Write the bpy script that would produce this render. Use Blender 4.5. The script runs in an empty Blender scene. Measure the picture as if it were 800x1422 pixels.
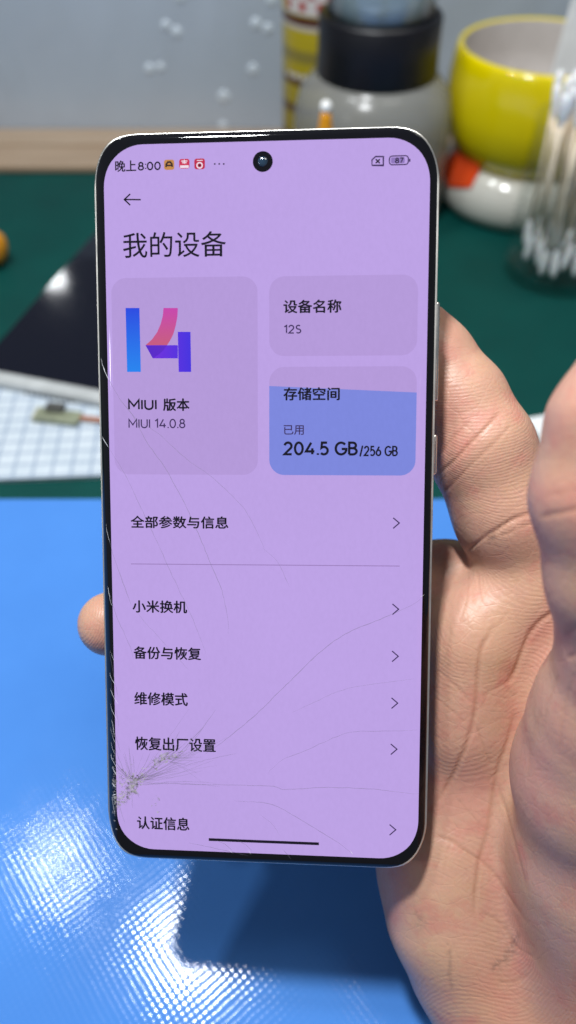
import bpy, bmesh, math, random
import numpy as np
from mathutils import Vector, Matrix, Euler

random.seed(7)
rng = np.random.default_rng(11)
S = bpy.context.scene
COL = S.collection
MM = 0.001                                   # everything below is measured in millimetres

# ------------------------------------------------------------------ camera
H, PITCH, F, CX, CY = 240.0, 49.0, 1040.0, 400.0, 711.0
cam = bpy.data.cameras.new('camera')
cam.sensor_fit = 'VERTICAL'; cam.sensor_height = 36.0; cam.sensor_width = 36.0
cam.lens = 36.0 * F / 1422.0
cam.clip_start = 0.01; cam.clip_end = 20.0
cam.dof.use_dof = True; cam.dof.focus_distance = 0.157; cam.dof.aperture_fstop = 8.0
cam.dof.aperture_blades = 7
camo = bpy.data.objects.new('camera', cam); COL.objects.link(camo)
camo.location = (0, 0, H * MM); camo.rotation_euler = (math.radians(90 - PITCH), 0, 0)
S.camera = camo

# ------------------------------------------------------------------ world and lamps
w = bpy.data.worlds.new('World'); S.world = w; w.use_nodes = True
w.node_tree.nodes['Background'].inputs[0].default_value = (0.72, 0.78, 0.86, 1)
w.node_tree.nodes['Background'].inputs[1].default_value = 0.20

def area_lamp(name, loc, target, size, size_y, power, col):
    l = bpy.data.lights.new(name, 'AREA'); l.shape = 'RECTANGLE'; l.size = size * MM; l.size_y = size_y * MM
    l.energy = power; l.color = col
    o = bpy.data.objects.new(name, l); COL.objects.link(o)
    o.location = Vector(loc) * MM
    o.rotation_euler = (Vector(target) - Vector(loc)).to_track_quat('-Z', 'Y').to_euler()
    return o
area_lamp('desk_lamp', (-97, 161, 620), (-10, 120, 0), 46, 50, 3.9, (0.95, 0.975, 1.0))
area_lamp('ceiling_lamp', (-323, 317, 900), (-20, 160, 0), 50, 50, 1.9, (0.92, 0.97, 1.0))
area_lamp('fill_lamp', (380, 260, 1300), (60, 160, 0), 420, 420, 4.5, (1.0, 0.96, 0.9))  # added wide overhead panel, soft fill for the hand
area_lamp('far_lamp', (-560, 1599, 763), (-100, 350, 0), 46, 34, 0.16, (0.95, 0.98, 1.0))
area_lamp('side_lamp', (-640, -190, 560), (-40, 130, 110), 30, 60, 0.35, (0.95, 0.98, 1.0))

S.view_settings.view_transform = 'Standard'; S.view_settings.look = 'None'
S.view_settings.exposure = 0.0; S.view_settings.gamma = 1.0
S.cycles.use_denoising = True
S.cycles.max_bounces = 6; S.cycles.transmission_bounces = 6; S.cycles.transparent_max_bounces = 24
S.cycles.caustics_reflective = False; S.cycles.caustics_refractive = False
S.cycles.sample_clamp_indirect = 4.0

# ------------------------------------------------------------------ helpers
def srgb(r, g, b):
    def f(c):
        c /= 255.0
        return c / 12.92 if c <= 0.04045 else ((c + 0.055) / 1.055) ** 2.4
    return (f(r), f(g), f(b), 1.0)

class NT:
    """small node-tree builder"""
    def __init__(s, name):
        s.m = bpy.data.materials.new(name); s.m.use_nodes = True
        s.t = s.m.node_tree; s.p = s.t.nodes['Principled BSDF']; s.out = s.t.nodes['Material Output']
    def n(s, typ, **kw):
        nd = s.t.nodes.new(typ)
        for k, v in kw.items():
            if k.startswith('i_'):
                k = k[2:]; k = int(k) if k.isdigit() else k.replace('_', ' ')
                nd.inputs[k].default_value = v
            else: setattr(nd, k, v)
        return nd
    def l(s, a, b): s.t.links.new(a, b)
    def coord(s, kind='Object', scale=(1, 1, 1), rot=(0, 0, 0)):
        c = s.n('ShaderNodeTexCoord'); mp = s.n('ShaderNodeMapping')
        mp.inputs['Scale'].default_value = scale; mp.inputs['Rotation'].default_value = rot
        s.l(c.outputs[kind], mp.inputs[0]); return mp.outputs[0]
    def noise(s, vec, scale, detail=4, rough=0.55, dist=0.0):
        nd = s.n('ShaderNodeTexNoise'); nd.inputs['Scale'].default_value = scale
        nd.inputs['Detail'].default_value = detail; nd.inputs['Roughness'].default_value = rough
        nd.inputs['Distortion'].default_value = dist
        s.l(vec, nd.inputs['Vector']); return nd.outputs['Fac']
    def ramp(s, fac, stops):
        nd = s.n('ShaderNodeValToRGB'); e = nd.color_ramp.elements
        while len(e) < len(stops): e.new(0.5)
        for k, (p, c) in enumerate(stops): e[k].position = p; e[k].color = c
        s.l(fac, nd.inputs[0]); return nd.outputs[0]
    def math(s, op, a, b=None, c=None):
        nd = s.n('ShaderNodeMath', operation=op)
        for k, v in enumerate((a, b, c)):
            if v is None: continue
            if isinstance(v, (int, float)): nd.inputs[k].default_value = v
            else: s.l(v, nd.inputs[k])
        return nd.outputs[0]
    def mix(s, fac, a, b):
        nd = s.n('ShaderNodeMix', data_type='RGBA')
        for sock, v in ((nd.inputs[0], fac), (nd.inputs[6], a), (nd.inputs[7], b)):
            if isinstance(v, (int, float, tuple)): sock.default_value = v
            else: s.l(v, sock)
        return nd.outputs[2]
    def bump(s, h, strength, dist, normal=None):
        nd = s.n('ShaderNodeBump'); nd.inputs['Strength'].default_value = strength; nd.inputs['Distance'].default_value = dist
        s.l(h, nd.inputs['Height'])
        if normal is not None: s.l(normal, nd.inputs['Normal'])
        return nd.outputs[0]
    def set(s, **kw):
        for k, v in kw.items():
            k = k.replace('_', ' ')
            if isinstance(v, (int, float, tuple)): s.p.inputs[k].default_value = v
            else: s.l(v, s.p.inputs[k])
        return s

def plain(name, col, rough=0.5, metal=0.0, var=0.12, scale=40.0, **kw):
    """a coloured surface with slight mottling and roughness variation"""
    t = NT(name); v = t.coord()
    f = t.noise(v, scale, 5)
    a = tuple(c * (1 - var) for c in col[:3]) + (1,); b = tuple(min(1, c * (1 + var)) for c in col[:3]) + (1,)
    t.set(Base_Color=t.ramp(f, [(0.3, a), (0.7, b)]), Metallic=metal,
          Roughness=t.math('MULTIPLY_ADD', f, 0.15, max(0.0, rough - 0.07)))
    for k, x in kw.items(): t.set(**{k: x})
    return t.m

def mesh_obj(name, verts, faces, mat, parent=None, smooth=False, scale=MM):
    me = bpy.data.meshes.new(name)
    me.from_pydata([tuple(float(c) * scale for c in v) for v in verts], [], [tuple(int(i) for i in f) for f in faces])
    me.update()
    if mat is not None: me.materials.append(mat)
    if smooth:
        me.polygons.foreach_set('use_smooth', [True] * len(me.polygons))
    o = bpy.data.objects.new(name, me); COL.objects.link(o)
    if parent is not None: o.parent = parent
    return o

def from_bm(name, bm, mat, parent=None, smooth=False):
    bmesh.ops.recalc_face_normals(bm, faces=bm.faces)
    me = bpy.data.meshes.new(name); bm.to_mesh(me); bm.free()
    me.materials.append(mat)
    if smooth: me.polygons.foreach_set('use_smooth', [True] * len(me.polygons))
    o = bpy.data.objects.new(name, me); COL.objects.link(o)
    if parent is not None: o.parent = parent
    return o

def box_bm(size, bevel=0.0, segs=2, center=(0, 0, 0)):
    bm = bmesh.new(); bmesh.ops.create_cube(bm, size=1.0)
    for v in bm.verts:
        v.co = Vector((v.co.x * size[0] + center[0], v.co.y * size[1] + center[1], v.co.z * size[2] + center[2])) * MM
    if bevel > 0:
        bmesh.ops.bevel(bm, geom=list(bm.edges), offset=bevel * MM, segments=segs, profile=0.5, affect='EDGES')
    return bm

def lathe(profile, n=48, sx=1.0, sy=1.0):
    """profile: list of (radius, z) in mm from bottom to top; r=0 closes"""
    V, Fc = [], []; rings = []
    for r, z in profile:
        if r <= 1e-6:
            rings.append([len(V)]); V.append((0, 0, z))
        else:
            rings.append(list(range(len(V), len(V) + n)))
            for k in range(n):
                a = 2 * math.pi * k / n; V.append((r * math.cos(a) * sx, r * math.sin(a) * sy, z))
    for A, B in zip(rings, rings[1:]):
        if len(A) == 1 and len(B) == 1: continue
        for k in range(n):
            j = (k + 1) % n
            if len(A) == 1: Fc.append((A[0], B[j], B[k]))
            elif len(B) == 1: Fc.append((A[k], A[j], B[0]))
            else: Fc.append((A[k], A[j], B[j], B[k]))
    return V, Fc

def tag(o, label=None, cat=None, group=None, kind=None):
    if label: o['label'] = label
    if cat: o['category'] = cat
    if group: o['group'] = group
    if kind: o['kind'] = kind
    return o

def empty(name, loc=(0, 0, 0), rot=(0, 0, 0)):
    o = bpy.data.objects.new(name, None); COL.objects.link(o)
    o.empty_display_size = 0.01
    o.location = Vector(loc) * MM; o.rotation_euler = rot
    return o

def copy_thing(root):
    r = root.copy(); COL.objects.link(r)
    for ch in root.children:
        c = ch.copy(); COL.objects.link(c); c.parent = r
    return r

# camera frame <-> world (only used to lay out measured positions)
th = math.radians(PITCH)
XV = np.array([1.0, 0, 0]); UV = np.array([0, math.sin(th), math.cos(th)]); FV = np.array([0, math.cos(th), -math.sin(th)])
def cam_pt(px, py, d): return np.array([(px - CX) / F * d, (CY - py) / F * d, d])
def cam_to_world(P):
    P = np.asarray(P, float); return P[..., 0:1] * XV + P[..., 1:2] * UV + P[..., 2:3] * FV + np.array([0, 0, H])

# ------------------------------------------------------------------ setting: table, wall
t = NT('table_board'); v = t.coord(scale=(1, 1, 1))
t.set(Base_Color=t.ramp(t.noise(v, 25, 6), [(0.3, (0.10, 0.085, 0.07, 1)), (0.7, (0.16, 0.135, 0.11, 1))]), Roughness=0.5)
tag(from_bm('table', box_bm((1500, 1100, 20), 2, 2, (0, 140, -14)), t.m), kind='structure')

t = NT('wall_sheet'); v = t.coord()
f1 = t.noise(v, 3.2, 3, 0.5, 1.5); f2 = t.noise(v, 60, 5)
t.set(Base_Color=t.mix(t.math('MULTIPLY', f2, 0.35), (0.41, 0.47, 0.55, 1), (0.49, 0.55, 0.62, 1)), Roughness=0.24,
      Normal=t.bump(f1, 0.5, 0.02, t.bump(f2, 0.15, 0.001)))
M_WALL = t.m
wall = tag(from_bm('wall', box_bm((1500, 8, 132), 1, 1, (0, 594, 52)), M_WALL), kind='structure')

# ------------------------------------------------------------------ green cutting mat and wooden back ledge
t = NT('green_mat'); v = t.coord()
f = t.noise(v, 30, 6); g = t.noise(v, 900, 2)
t.set(Base_Color=t.ramp(f, [(0.25, (0.0006, 0.042, 0.037, 1)), (0.75, (0.001, 0.056, 0.048, 1))]),
      Roughness=t.math('MULTIPLY_ADD', f, 0.2, 0.5), Specular_IOR_Level=0.15, Normal=t.bump(g, 0.25, 0.0004))
green = tag(from_bm('cutting_mat', box_bm((1200, 700, 3), 1.0, 2, (0, 176, -2.5)), t.m),
            'dark green cutting mat covering the table', 'mat')
def wood(name, c1, c2):
    t = NT(name); v = t.coord(scale=(1.5, 30, 30))
    f = t.noise(v, 6, 6, 0.6, 0.6); k = t.noise(t.coord(scale=(2, 8, 8)), 9, 3)
    t.set(Base_Color=t.mix(t.math('MULTIPLY', k, 0.5), t.ramp(f, [(0.3, c1), (0.7, c2)]), (0.36, 0.22, 0.12, 1)), Roughness=0.45,
          Normal=t.bump(f, 0.3, 0.0006))
    return t.m
led = empty('wooden_ledge', (0, 558, -1))
from_bm('plank', box_bm((1200, 33.0, 5), 1.2, 2, (0, -14.0, 1.5)), wood('wood_a', (0.30, 0.22, 0.15, 1), (0.42, 0.33, 0.24, 1)), led)
from_bm('plank', box_bm((1200, 27.0, 6), 1.2, 2, (0, 17.4, 2.0)), wood('wood_b', (0.34, 0.26, 0.18, 1), (0.46, 0.37, 0.28, 1)), led)
tag(led, 'pale wooden ledge of two planks along the back of the table', 'ledge')

# ------------------------------------------------------------------ blue textured mat
t = NT('blue_mat'); v = t.coord(rot=(0, 0, 0.9))
sx = t.n('ShaderNodeSeparateXYZ'); wob = t.n('ShaderNodeMix', data_type='VECTOR')
nz = t.n('ShaderNodeTexNoise'); nz.inputs['Scale'].default_value = 160; t.l(v, nz.inputs['Vector'])
add = t.n('ShaderNodeVectorMath', operation='MULTIPLY_ADD'); t.l(nz.outputs['Color'], add.inputs[0]); add.inputs[1].default_value = (0.0009,) * 3; t.l(v, add.inputs[2])
t.l(add.outputs[0], sx.inputs[0])
per = 2 * math.pi / 0.0024
a = t.math('SINE', t.math('MULTIPLY', t.math('ADD', sx.outputs[0], sx.outputs[1]), per * 0.72))
b = t.math('SINE', t.math('MULTIPLY', t.math('SUBTRACT', sx.outputs[0], sx.outputs[1]), per * 0.72))
cell = t.math('MULTIPLY', a, b)
big = t.noise(v, 22, 4)
hgt = t.math('MULTIPLY_ADD', t.noise(v, 300, 3), 0.45, cell)
t.set(Base_Color=t.ramp(big, [(0.25, (0.062, 0.205, 0.57, 1)), (0.75, (0.074, 0.235, 0.63, 1))]), Roughness=t.math('MULTIPLY_ADD', t.noise(v, 35, 4), 0.10, 0.05), Specular_IOR_Level=t.math('MULTIPLY_ADD', t.noise(v, 60, 5, 0.7), 0.42, -0.07),
      Normal=t.bump(t.math('MULTIPLY', hgt, t.math('MULTIPLY_ADD', t.noise(v, 240, 2), 1.5, 0.3)), 0.5, 0.000023))
tag(from_bm('blue_mat', box_bm((1100, 494, 8.0), 0.9, 2, (0, -36.8, 3.0)), t.m),
    'glossy bright blue work mat with fine raised dots under the hand', 'mat')

# ------------------------------------------------------------------ smartphone
PW, PL, PR = 69.9, 152.7, 10.0
def rot3(a, b, c):
    ca, sa, cb, sb, cc, sc = math.cos(a), math.sin(a), math.cos(b), math.sin(b), math.cos(c), math.sin(c)
    return np.array([[cc, -sc, 0], [sc, cc, 0], [0, 0, 1]]) @ np.array([[cb, 0, sb], [0, 1, 0], [-sb, 0, cb]]) @ np.array([[1, 0, 0], [0, ca, -sa], [0, sa, ca]])
PR3 = rot3(-0.0939703, 0.0699659, -0.0079628); PC = np.array([-4.8555, -0.0730, 157.3129])
ex = PR3[0, 0] * XV + PR3[1, 0] * UV + PR3[2, 0] * FV
ey = PR3[0, 1] * XV + PR3[1, 1] * UV + PR3[2, 1] * FV
ez = np.cross(ex, ey)
phone = empty('smartphone')
Mw = Matrix([[ex[0], ey[0], ez[0], 0], [ex[1], ey[1], ez[1], 0], [ex[2], ey[2], ez[2], 0], [0, 0, 0, 1]])
Mw.translation = Vector(cam_to_world(PC)) * MM
phone.matrix_world = Mw
tag(phone, 'smartphone with cracked glass showing a lilac settings screen, held in the hand', 'smartphone')
ZF = 3.1                                     # height of the flat front glass above the mid plane
def P(px, py):
    """photo measurement -> (x, y) mm on the phone's front"""
    d = np.array([(px - CX) / F, (CY - py) / F, 1.0])
    n = np.cross(PR3[:, 0], PR3[:, 1]); o = PC - n * ZF if n[2] > 0 else PC + n * ZF
    q = d * (o @ n) / (d @ n) - PC
    return float(q @ PR3[:, 0]), float(q @ PR3[:, 1])
def glass_z(x, y):
    ix = PW / 2 - abs(x); iy = PL / 2 - abs(y)
    zx = -2.3 * max(0.0, 1 - (ix - 0.35) / 4.2) ** 2.2
    zy = -0.8 * max(0.0, 1 - (iy - 0.35) / 1.5) ** 2
    return ZF + min(zx, zy) + 0.35 * max(zx, zy)
def rr_ring(hx, hy, r, n=12, side=14):
    """rounded rectangle outline, counter-clockwise; equal count for lofting"""
    pts = []
    cs = [(hx - r, hy - r, 0), (-hx + r, hy - r, 90), (-hx + r, -hy + r, 180), (hx - r, -hy + r, 270)]
    for q in range(4):
        cx, cy, a0 = cs[q]
        for k in range(n + 1):
            a = math.radians(a0 + 90 * k / n); pts.append((cx + r * math.cos(a), cy + r * math.sin(a)))
        nx, ny, na = cs[(q + 1) % 4]; e0 = pts[-1]; a = math.radians(na); e1 = (nx + r * math.cos(a), ny + r * math.sin(a))
        for k in range(1, side):
            u = k / side; pts.append((e0[0] + (e1[0] - e0[0]) * u, e0[1] + (e1[1] - e0[1]) * u))
    return pts
def loft(rings, cap_first=False, cap_last=False):
    V = []; Fc = []; n = len(rings[0])
    for r in rings: V += r
    for k in range(len(rings) - 1):
        for i in range(n):
            j = (i + 1) % n; Fc.append((k * n + i, k * n + j, (k + 1) * n + j, (k + 1) * n + i))
    if cap_first: Fc.append(tuple(reversed(range(n))))
    if cap_last: Fc.append(tuple(range((len(rings) - 1) * n, len(rings) * n)))
    return V, Fc

M_FRAME = plain('frame_metal', (0.84, 0.81, 0.75, 1), 0.40, 1.0, 0.05, 300)
M_BUTTON = plain('button_metal', (0.84, 0.82, 0.77, 1), 0.25, 1.0, 0.04, 300)
M_BACK = plain('back_glass', (0.55, 0.56, 0.55, 1), 0.35, 0.0, 0.05, 60)
t = NT('bezel_glass'); t.set(Base_Color=(0.004, 0.004, 0.006, 1), Roughness=0.04, Specular_IOR_Level=0.36,
      Normal=t.bump(t.noise(t.coord(), 70, 2), 0.03, 0.0006)); M_BEZEL = t.m

# frame: side wall of the phone (thin metal lip at the front, curved sides, back edge)
fr = []
for inset, z in ((3.2, -5.0), (1.6, -4.7), (0.55, -3.6), (0.1, -2.0), (0.0, -0.5), (0.12, 0.5)):
    fr.append([(x, y, z) for x, y in rr_ring(PW / 2 - inset, PL / 2 - inset, PR - inset)])
def lip(inset, dz):
    out = []
    for x, y in rr_ring(PW / 2 - inset, PL / 2 - inset, PR - inset):
        out.append((x, y, glass_z(x, y) + dz))
    return out
fr.append(lip(0.16, -0.10)); fr.append(lip(0.52, -0.03)); fr.append(lip(0.66, -0.4))
V, Fc = loft(fr); mesh_obj('frame', V, Fc, M_FRAME, phone, True)
V, Fc = loft([[(x, y, z) for x, y in rr_ring(PW / 2 - i, PL / 2 - i, max(PR - i, 2))] for i, z in ((4.6, -5.1), (3.1, -4.95))], cap_first=True)
mesh_obj('back_cover', V, Fc, M_BACK, phone, True)

# display outline inside the black border
DX0, DX1 = 2.8, 2.15                        # side borders
DT, DB = 2.7, 2.9                          # top and bottom borders
def disp_ring(k):
    hx = (PW - DX0 - DX1) / 2 - k; hy = (PL - DT - DB) / 2 - k
    return [(x + (DX0 - DX1) / 2, y + (DB - DT) / 2) for x, y in rr_ring(hx, hy, max(8.2 - k, 0.8))]
def gl(pts, dz=0.0): return [(x, y, glass_z(x, y) + dz) for x, y in pts]
rings = [lip(0.54, -0.3), lip(0.57, -0.02), lip(0.8, 0.0), lip(1.2, 0.0)]
# blend from the phone outline to the display outline
o1 = rr_ring(PW / 2 - 1.2, PL / 2 - 1.2, PR - 1.2); o2 = disp_ring(0)
for u in (0.33, 0.66, 1.0):
    rings.append(gl([((1 - u) * a[0] + u * b[0], (1 - u) * a[1] + u * b[1]) for a, b in zip(o1, o2)]))
V, Fc = loft(rings); mesh_obj('bezel', V, Fc, M_BEZEL, phone, True)

def screen_mat(name, col, strength=1.0):
    t = NT(name)
    v = t.coord()
    f = t.noise(v, 18, 3); g = t.noise(t.coord(scale=(1, 0.55, 1), rot=(0, 0, 0.5)), 1400, 1)
    k = t.math('MULTIPLY_ADD', f, 0.09, t.math('MULTIPLY_ADD', g, 0.06, 0.915 * strength))
    t.set(Base_Color=(0.006, 0.006, 0.008, 1), Roughness=0.05, Specular_IOR_Level=0.32, Emission_Color=col, Emission_Strength=k)
    return t.m
M_SCREEN = screen_mat('screen_lilac', srgb(188, 161, 228))
M_CARD = screen_mat('screen_card', srgb(180, 153, 217))
M_STORE = screen_mat('screen_blue', srgb(124, 135, 221))
M_INK = screen_mat('screen_ink', srgb(10, 5, 22))
M_INK2 = screen_mat('screen_soft_ink', srgb(58, 40, 88))
M_LINE = screen_mat('screen_divider', srgb(152, 124, 184))
rings = [gl(disp_ring(k)) for k in (0, 0.35, 0.8, 1.3, 1.8, 2.4, 3.0, 3.8, 5.0, 8.0)]
V, Fc = loft(rings, cap_last=True)
display = mesh_obj('display', V, Fc, M_SCREEN, phone, True)

# side buttons
def button(y0, y1):
    bm = box_bm((1.3, abs(y1 - y0), 2.2), 0.5, 3, (PW / 2 - 0.12, (y0 + y1) / 2, -0.6))
    return bm
ya, yb = P(608, 415)[1], P(604, 556)[1]
from_bm('volume_button', button(ya, yb), M_BUTTON, phone, True)
ya, yb = P(603, 603)[1], P(601, 660)[1]
from_bm('power_button', button(ya, yb), M_BUTTON, phone, True)
# antenna gap in the top edge
from_bm('antenna_line', box_bm((1.1, 0.5, 3.4), 0.1, 1, (P(457, 181)[0], PL / 2 - 0.18, -0.4)), plain('antenna_plastic', (0.7, 0.7, 0.68, 1), 0.5), phone)

# front camera in the screen
cx, cy = P(365, 224.5)
cr = 1.98
Vd = [(cx + r * math.cos(a * math.pi / 24), cy + r * math.sin(a * math.pi / 24), ZF + z) for r, z in ((cr, 0.05), (cr * 0.66, 0.055)) for a in range(48)]
Fd = [(i, (i + 1) % 48, 48 + (i + 1) % 48, 48 + i) for i in range(48)] + [tuple(range(48, 96))]
fc = mesh_obj('front_camera', Vd, Fd, M_BEZEL, phone, True)
prof = [(0.98, 0.0), (0.96, 0.06), (0.8, 0.16), (0.5, 0.25), (0.2, 0.29), (0, 0.30)]
V, Fc = lathe(prof, 32); V = [(x + cx, y + cy, z + ZF + 0.06) for x, y, z in V]
mesh_obj('lens', V, Fc, plain('lens_glass', (0.012, 0.03, 0.055, 1), 0.06, 0.0, 0.3, 800, Coat_Weight=1.0), fc, True)

# --- things drawn on the display: thin sheets lying on it
LIFT = {'card': 0.02, 'fill': 0.035, 'ink': 0.055, 'top': 0.075}
def sheet(name, verts2, faces, mat, lift, parent=None):
    return mesh_obj(name, [(x, y, glass_z(x, y) + lift) for x, y in verts2], faces, mat, parent or display)
def strip_card(name, x0, y0, x1, y1, r, mat, lift, top=None):
    """rounded rectangle built of upright strips so that it follows the curved glass; top(x) may cut it"""
    xs = sorted(set([x0 + r * (1 - math.cos(a * math.pi / 20)) for a in range(11)] + [x1 - r * (1 - math.cos(a * math.pi / 20)) for a in range(11)] +
                    [x0 + (x1 - x0) * k / 30 for k in range(31)]))
    V = []
    for x in xs:
        d = max(0.0, x0 + r - x, x - (x1 - r)); c = r - math.sqrt(max(0.0, r * r - d * d))
        yt = y1 - c
        if top: yt = min(yt, top(x))
        V += [(x, y0 + c), (x, yt)]
    Fc = [(2 * k, 2 * k + 2, 2 * k + 3, 2 * k + 1) for k in range(len(xs) - 1)]
    return sheet(name, V, Fc, mat, lift)
def PB(x0, y0, x1, y1):
    """a rectangle on the phone from its photographed corners"""
    a, b, c, d = P(x0, y0), P(x1, y0), P(x1, y1), P(x0, y1)
    return (a[0] + d[0]) / 2, (c[1] + d[1]) / 2, (b[0] + c[0]) / 2, (a[1] + b[1]) / 2
c1 = PB(157, 385, 358, 659); c2 = PB(374, 382.5, 580, 494); c3 = PB(374, 509, 578, 660)
cr_ = 3.1
strip_card('card', *c1, cr_, M_CARD, LIFT['card'])
strip_card('card', *c2, cr_, M_CARD, LIFT['card'])
strip_card('card', *c3, cr_, M_CARD, LIFT['card'])
la, lb = P(374, 536), P(577, 545)
strip_card('storage_fill', *c3, cr_, M_STORE, LIFT['fill'], lambda x: la[1] + (lb[1] - la[1]) * (x - la[0]) / (lb[0] - la[0]))

def arc(cx_, cy_, rx, ry, a0, a1, n=12):
    return [(cx_ + rx * math.cos(math.radians(a0 + (a1 - a0) * k / n)), cy_ + ry * math.sin(math.radians(a0 + (a1 - a0) * k / n))) for k in range(n + 1)]
GLYPH = {   # advance width, strokes; cap height 1
    'M': (0.86, [[(0, 0), (0, 1), (0.43, 0.34), (0.86, 1), (0.86, 0)]]), 'I': (0.0, [[(0, 0), (0, 1)]]),
    'U': (0.66, [[(0, 1)] + arc(0.33, 0.33, 0.33, 0.33, 180, 360) + [(0.66, 1)]]),
    '1': (0.26, [[(0, 0.80), (0.26, 1.0), (0.26, 0)]]),
    '2': (0.56, [arc(0.28, 0.71, 0.27, 0.29, 170, -38) + [(0, 0), (0.57, 0)]]),
    '4': (0.66, [[(0.40, 1), (0, 0.25), (0.66, 0.25)], [(0.49, 0.52), (0.49, 0)]]),
    '5': (0.54, [[(0.50, 1), (0.10, 1), (0.06, 0.56)] + arc(0.25, 0.32, 0.30, 0.32, 118, -140)]),
    '6': (0.58, [[(0.38, 1), (0.06, 0.46)], arc(0.29, 0.30, 0.29, 0.30, 0, 360, 20)]),
    '8': (0.56, [arc(0.28, 0.765, 0.22, 0.235, 0, 360, 18), arc(0.28, 0.27, 0.28, 0.27, 0, 360, 18)]),
    '0': (0.60, [arc(0.30, 0.5, 0.30, 0.5, 0, 360, 22)]), '7': (0.54, [[(0, 1), (0.54, 1), (0.16, 0)]]),
    '.': (0.0, [[(0, -0.05), (0, 0.09)]]), ':': (0.0, [[(0, 0.12), (0, 0.26)], [(0, 0.68), (0, 0.82)]]),
    '/': (0.34, [[(0, -0.12), (0.34, 1.1)]]), ' ': (0.10, []),
    'S': (0.54, [arc(0.28, 0.755, 0.24, 0.245, 40, 250, 12) + arc(0.27, 0.255, 0.27, 0.255, 75, -140, 14)]),
    'G': (0.78, [arc(0.42, 0.5, 0.42, 0.5, 42, 345, 22) + [(0.82, 0.46), (0.46, 0.46)]]),
    'B': (0.58, [[(0, 0), (0, 1), (0.28, 1)] + arc(0.28, 0.765, 0.24, 0.235, 90, -90, 10) + [(0, 0.53)], [(0.26, 0.53)] + arc(0.28, 0.265, 0.30, 0.265, 90, -90, 10) + [(0, 0)]]),
}
def ribbon(pts, wd):
    pts = [np.array(p, float) for p in pts]; n = len(pts); V = []; Fc = []
    closed = np.linalg.norm(pts[0] - pts[-1]) < 1e-6
    for i in range(n):
        a = pts[i - 1] if i > 0 else (pts[-2] if closed else pts[0]); b = pts[i + 1] if i < n - 1 else (pts[1] if closed else pts[-1])
        e0 = pts[i] - a; e1 = b - pts[i]
        e0 = e0 / (np.linalg.norm(e0) + 1e-9) if np.linalg.norm(e0) > 1e-9 else e1 / (np.linalg.norm(e1) + 1e-9)
        e1 = e1 / (np.linalg.norm(e1) + 1e-9) if np.linalg.norm(e1) > 1e-9 else e0
        d = e0 + e1; d /= (np.linalg.norm(d) + 1e-9); nn = np.array([-d[1], d[0]])
        k = 1 / max(0.42, abs(np.array([-e0[1], e0[0]]) @ nn))
        V += [pts[i] + nn * wd / 2 * k, pts[i] - nn * wd / 2 * k]
    for i in range(n - 1): Fc.append((2 * i, 2 * i + 1, 2 * i + 3, 2 * i + 2))
    return V, Fc
def latin_part(body, box, wd):
    """strokes of even width wd (mm) fitted into a box on the glass"""
    x = 0.0; lines = []
    for ch in body:
        adv, st = GLYPH[ch]
        for q in st: lines.append([(x + a, b) for a, b in q])
        x += adv + (0.27 if ch not in '.:' else 0.22)
        if ch != ' ' and body: pass
    xs = [p[0] for q in lines for p in q]
    x0, y0, x1, y1 = PB(*box); x0 += wd / 2; x1 -= wd / 2; y0 += wd / 2; y1 -= wd / 2
    mn, mx_ = min(xs), max(xs); V = []; Fc = []; lay = 0
    for q in lines:
        v_, f_ = ribbon([(x0 + (a - mn) / (mx_ - mn) * (x1 - x0), y0 + b * (y1 - y0)) for a, b in q], wd)
        Fc += [tuple(i + len(V) for i in f) for f in f_]; V += [(p[0], p[1], 0.002 * (lay % 4)) for p in v_]; lay += 1
    return V, Fc
def han_part(body, box, bold):
    cu = bpy.data.curves.new('text', 'FONT'); cu.body = body; cu.size = 1.0; cu.resolution_u = 3
    o = bpy.data.objects.new('text', cu); COL.objects.link(o)
    dg = bpy.context.evaluated_depsgraph_get()
    me = bpy.data.meshes.new_from_object(o.evaluated_get(dg)); bpy.data.objects.remove(o); bpy.data.curves.remove(cu)
    co = np.empty(len(me.vertices) * 3); me.vertices.foreach_get('co', co); co = co.reshape(-1, 3)
    fs = [tuple(p.vertices) for p in me.polygons]; bpy.data.meshes.remove(me)
    x0, y0, x1, y1 = PB(*box); x0 += bold; x1 -= bold; y0 += bold; y1 -= bold; mn, mx_ = co.min(0), co.max(0)
    X = x0 + (co[:, 0] - mn[0]) / (mx_[0] - mn[0]) * (x1 - x0); Y = y0 + (co[:, 1] - mn[1]) / (mx_[1] - mn[1]) * (y1 - y0)
    V = []; Fc = []
    sh = [(0, 0)] if bold == 0 else [(-bold, 0), (bold, 0), (0, bold * 0.8), (0, -bold * 0.8)]
    for k, (dx, dy) in enumerate(sh):
        b0 = len(V); V += [(x + dx, y + dy, 0.002 * k) for x, y in zip(X, Y)]; Fc += [tuple(i + b0 for i in f) for f in fs]
    return V, Fc
def text(parts, mat=None, lift=None):
    """one line of writing: list of (characters, photographed box, weight mm)"""
    V = []; Fc = []; L_ = LIFT['ink'] if lift is None else lift
    for body, box, wd in parts:
        v_, f_ = latin_part(body, box, wd) if all(ch in GLYPH for ch in body) else han_part(body, box, wd)
        Fc += [tuple(i + len(V) for i in f) for f in f_]; V += v_
    return mesh_obj('text_line', [(x, y, glass_z(x, y) + L_ + z) for x, y, z in V], Fc, mat or M_INK, display)
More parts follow.
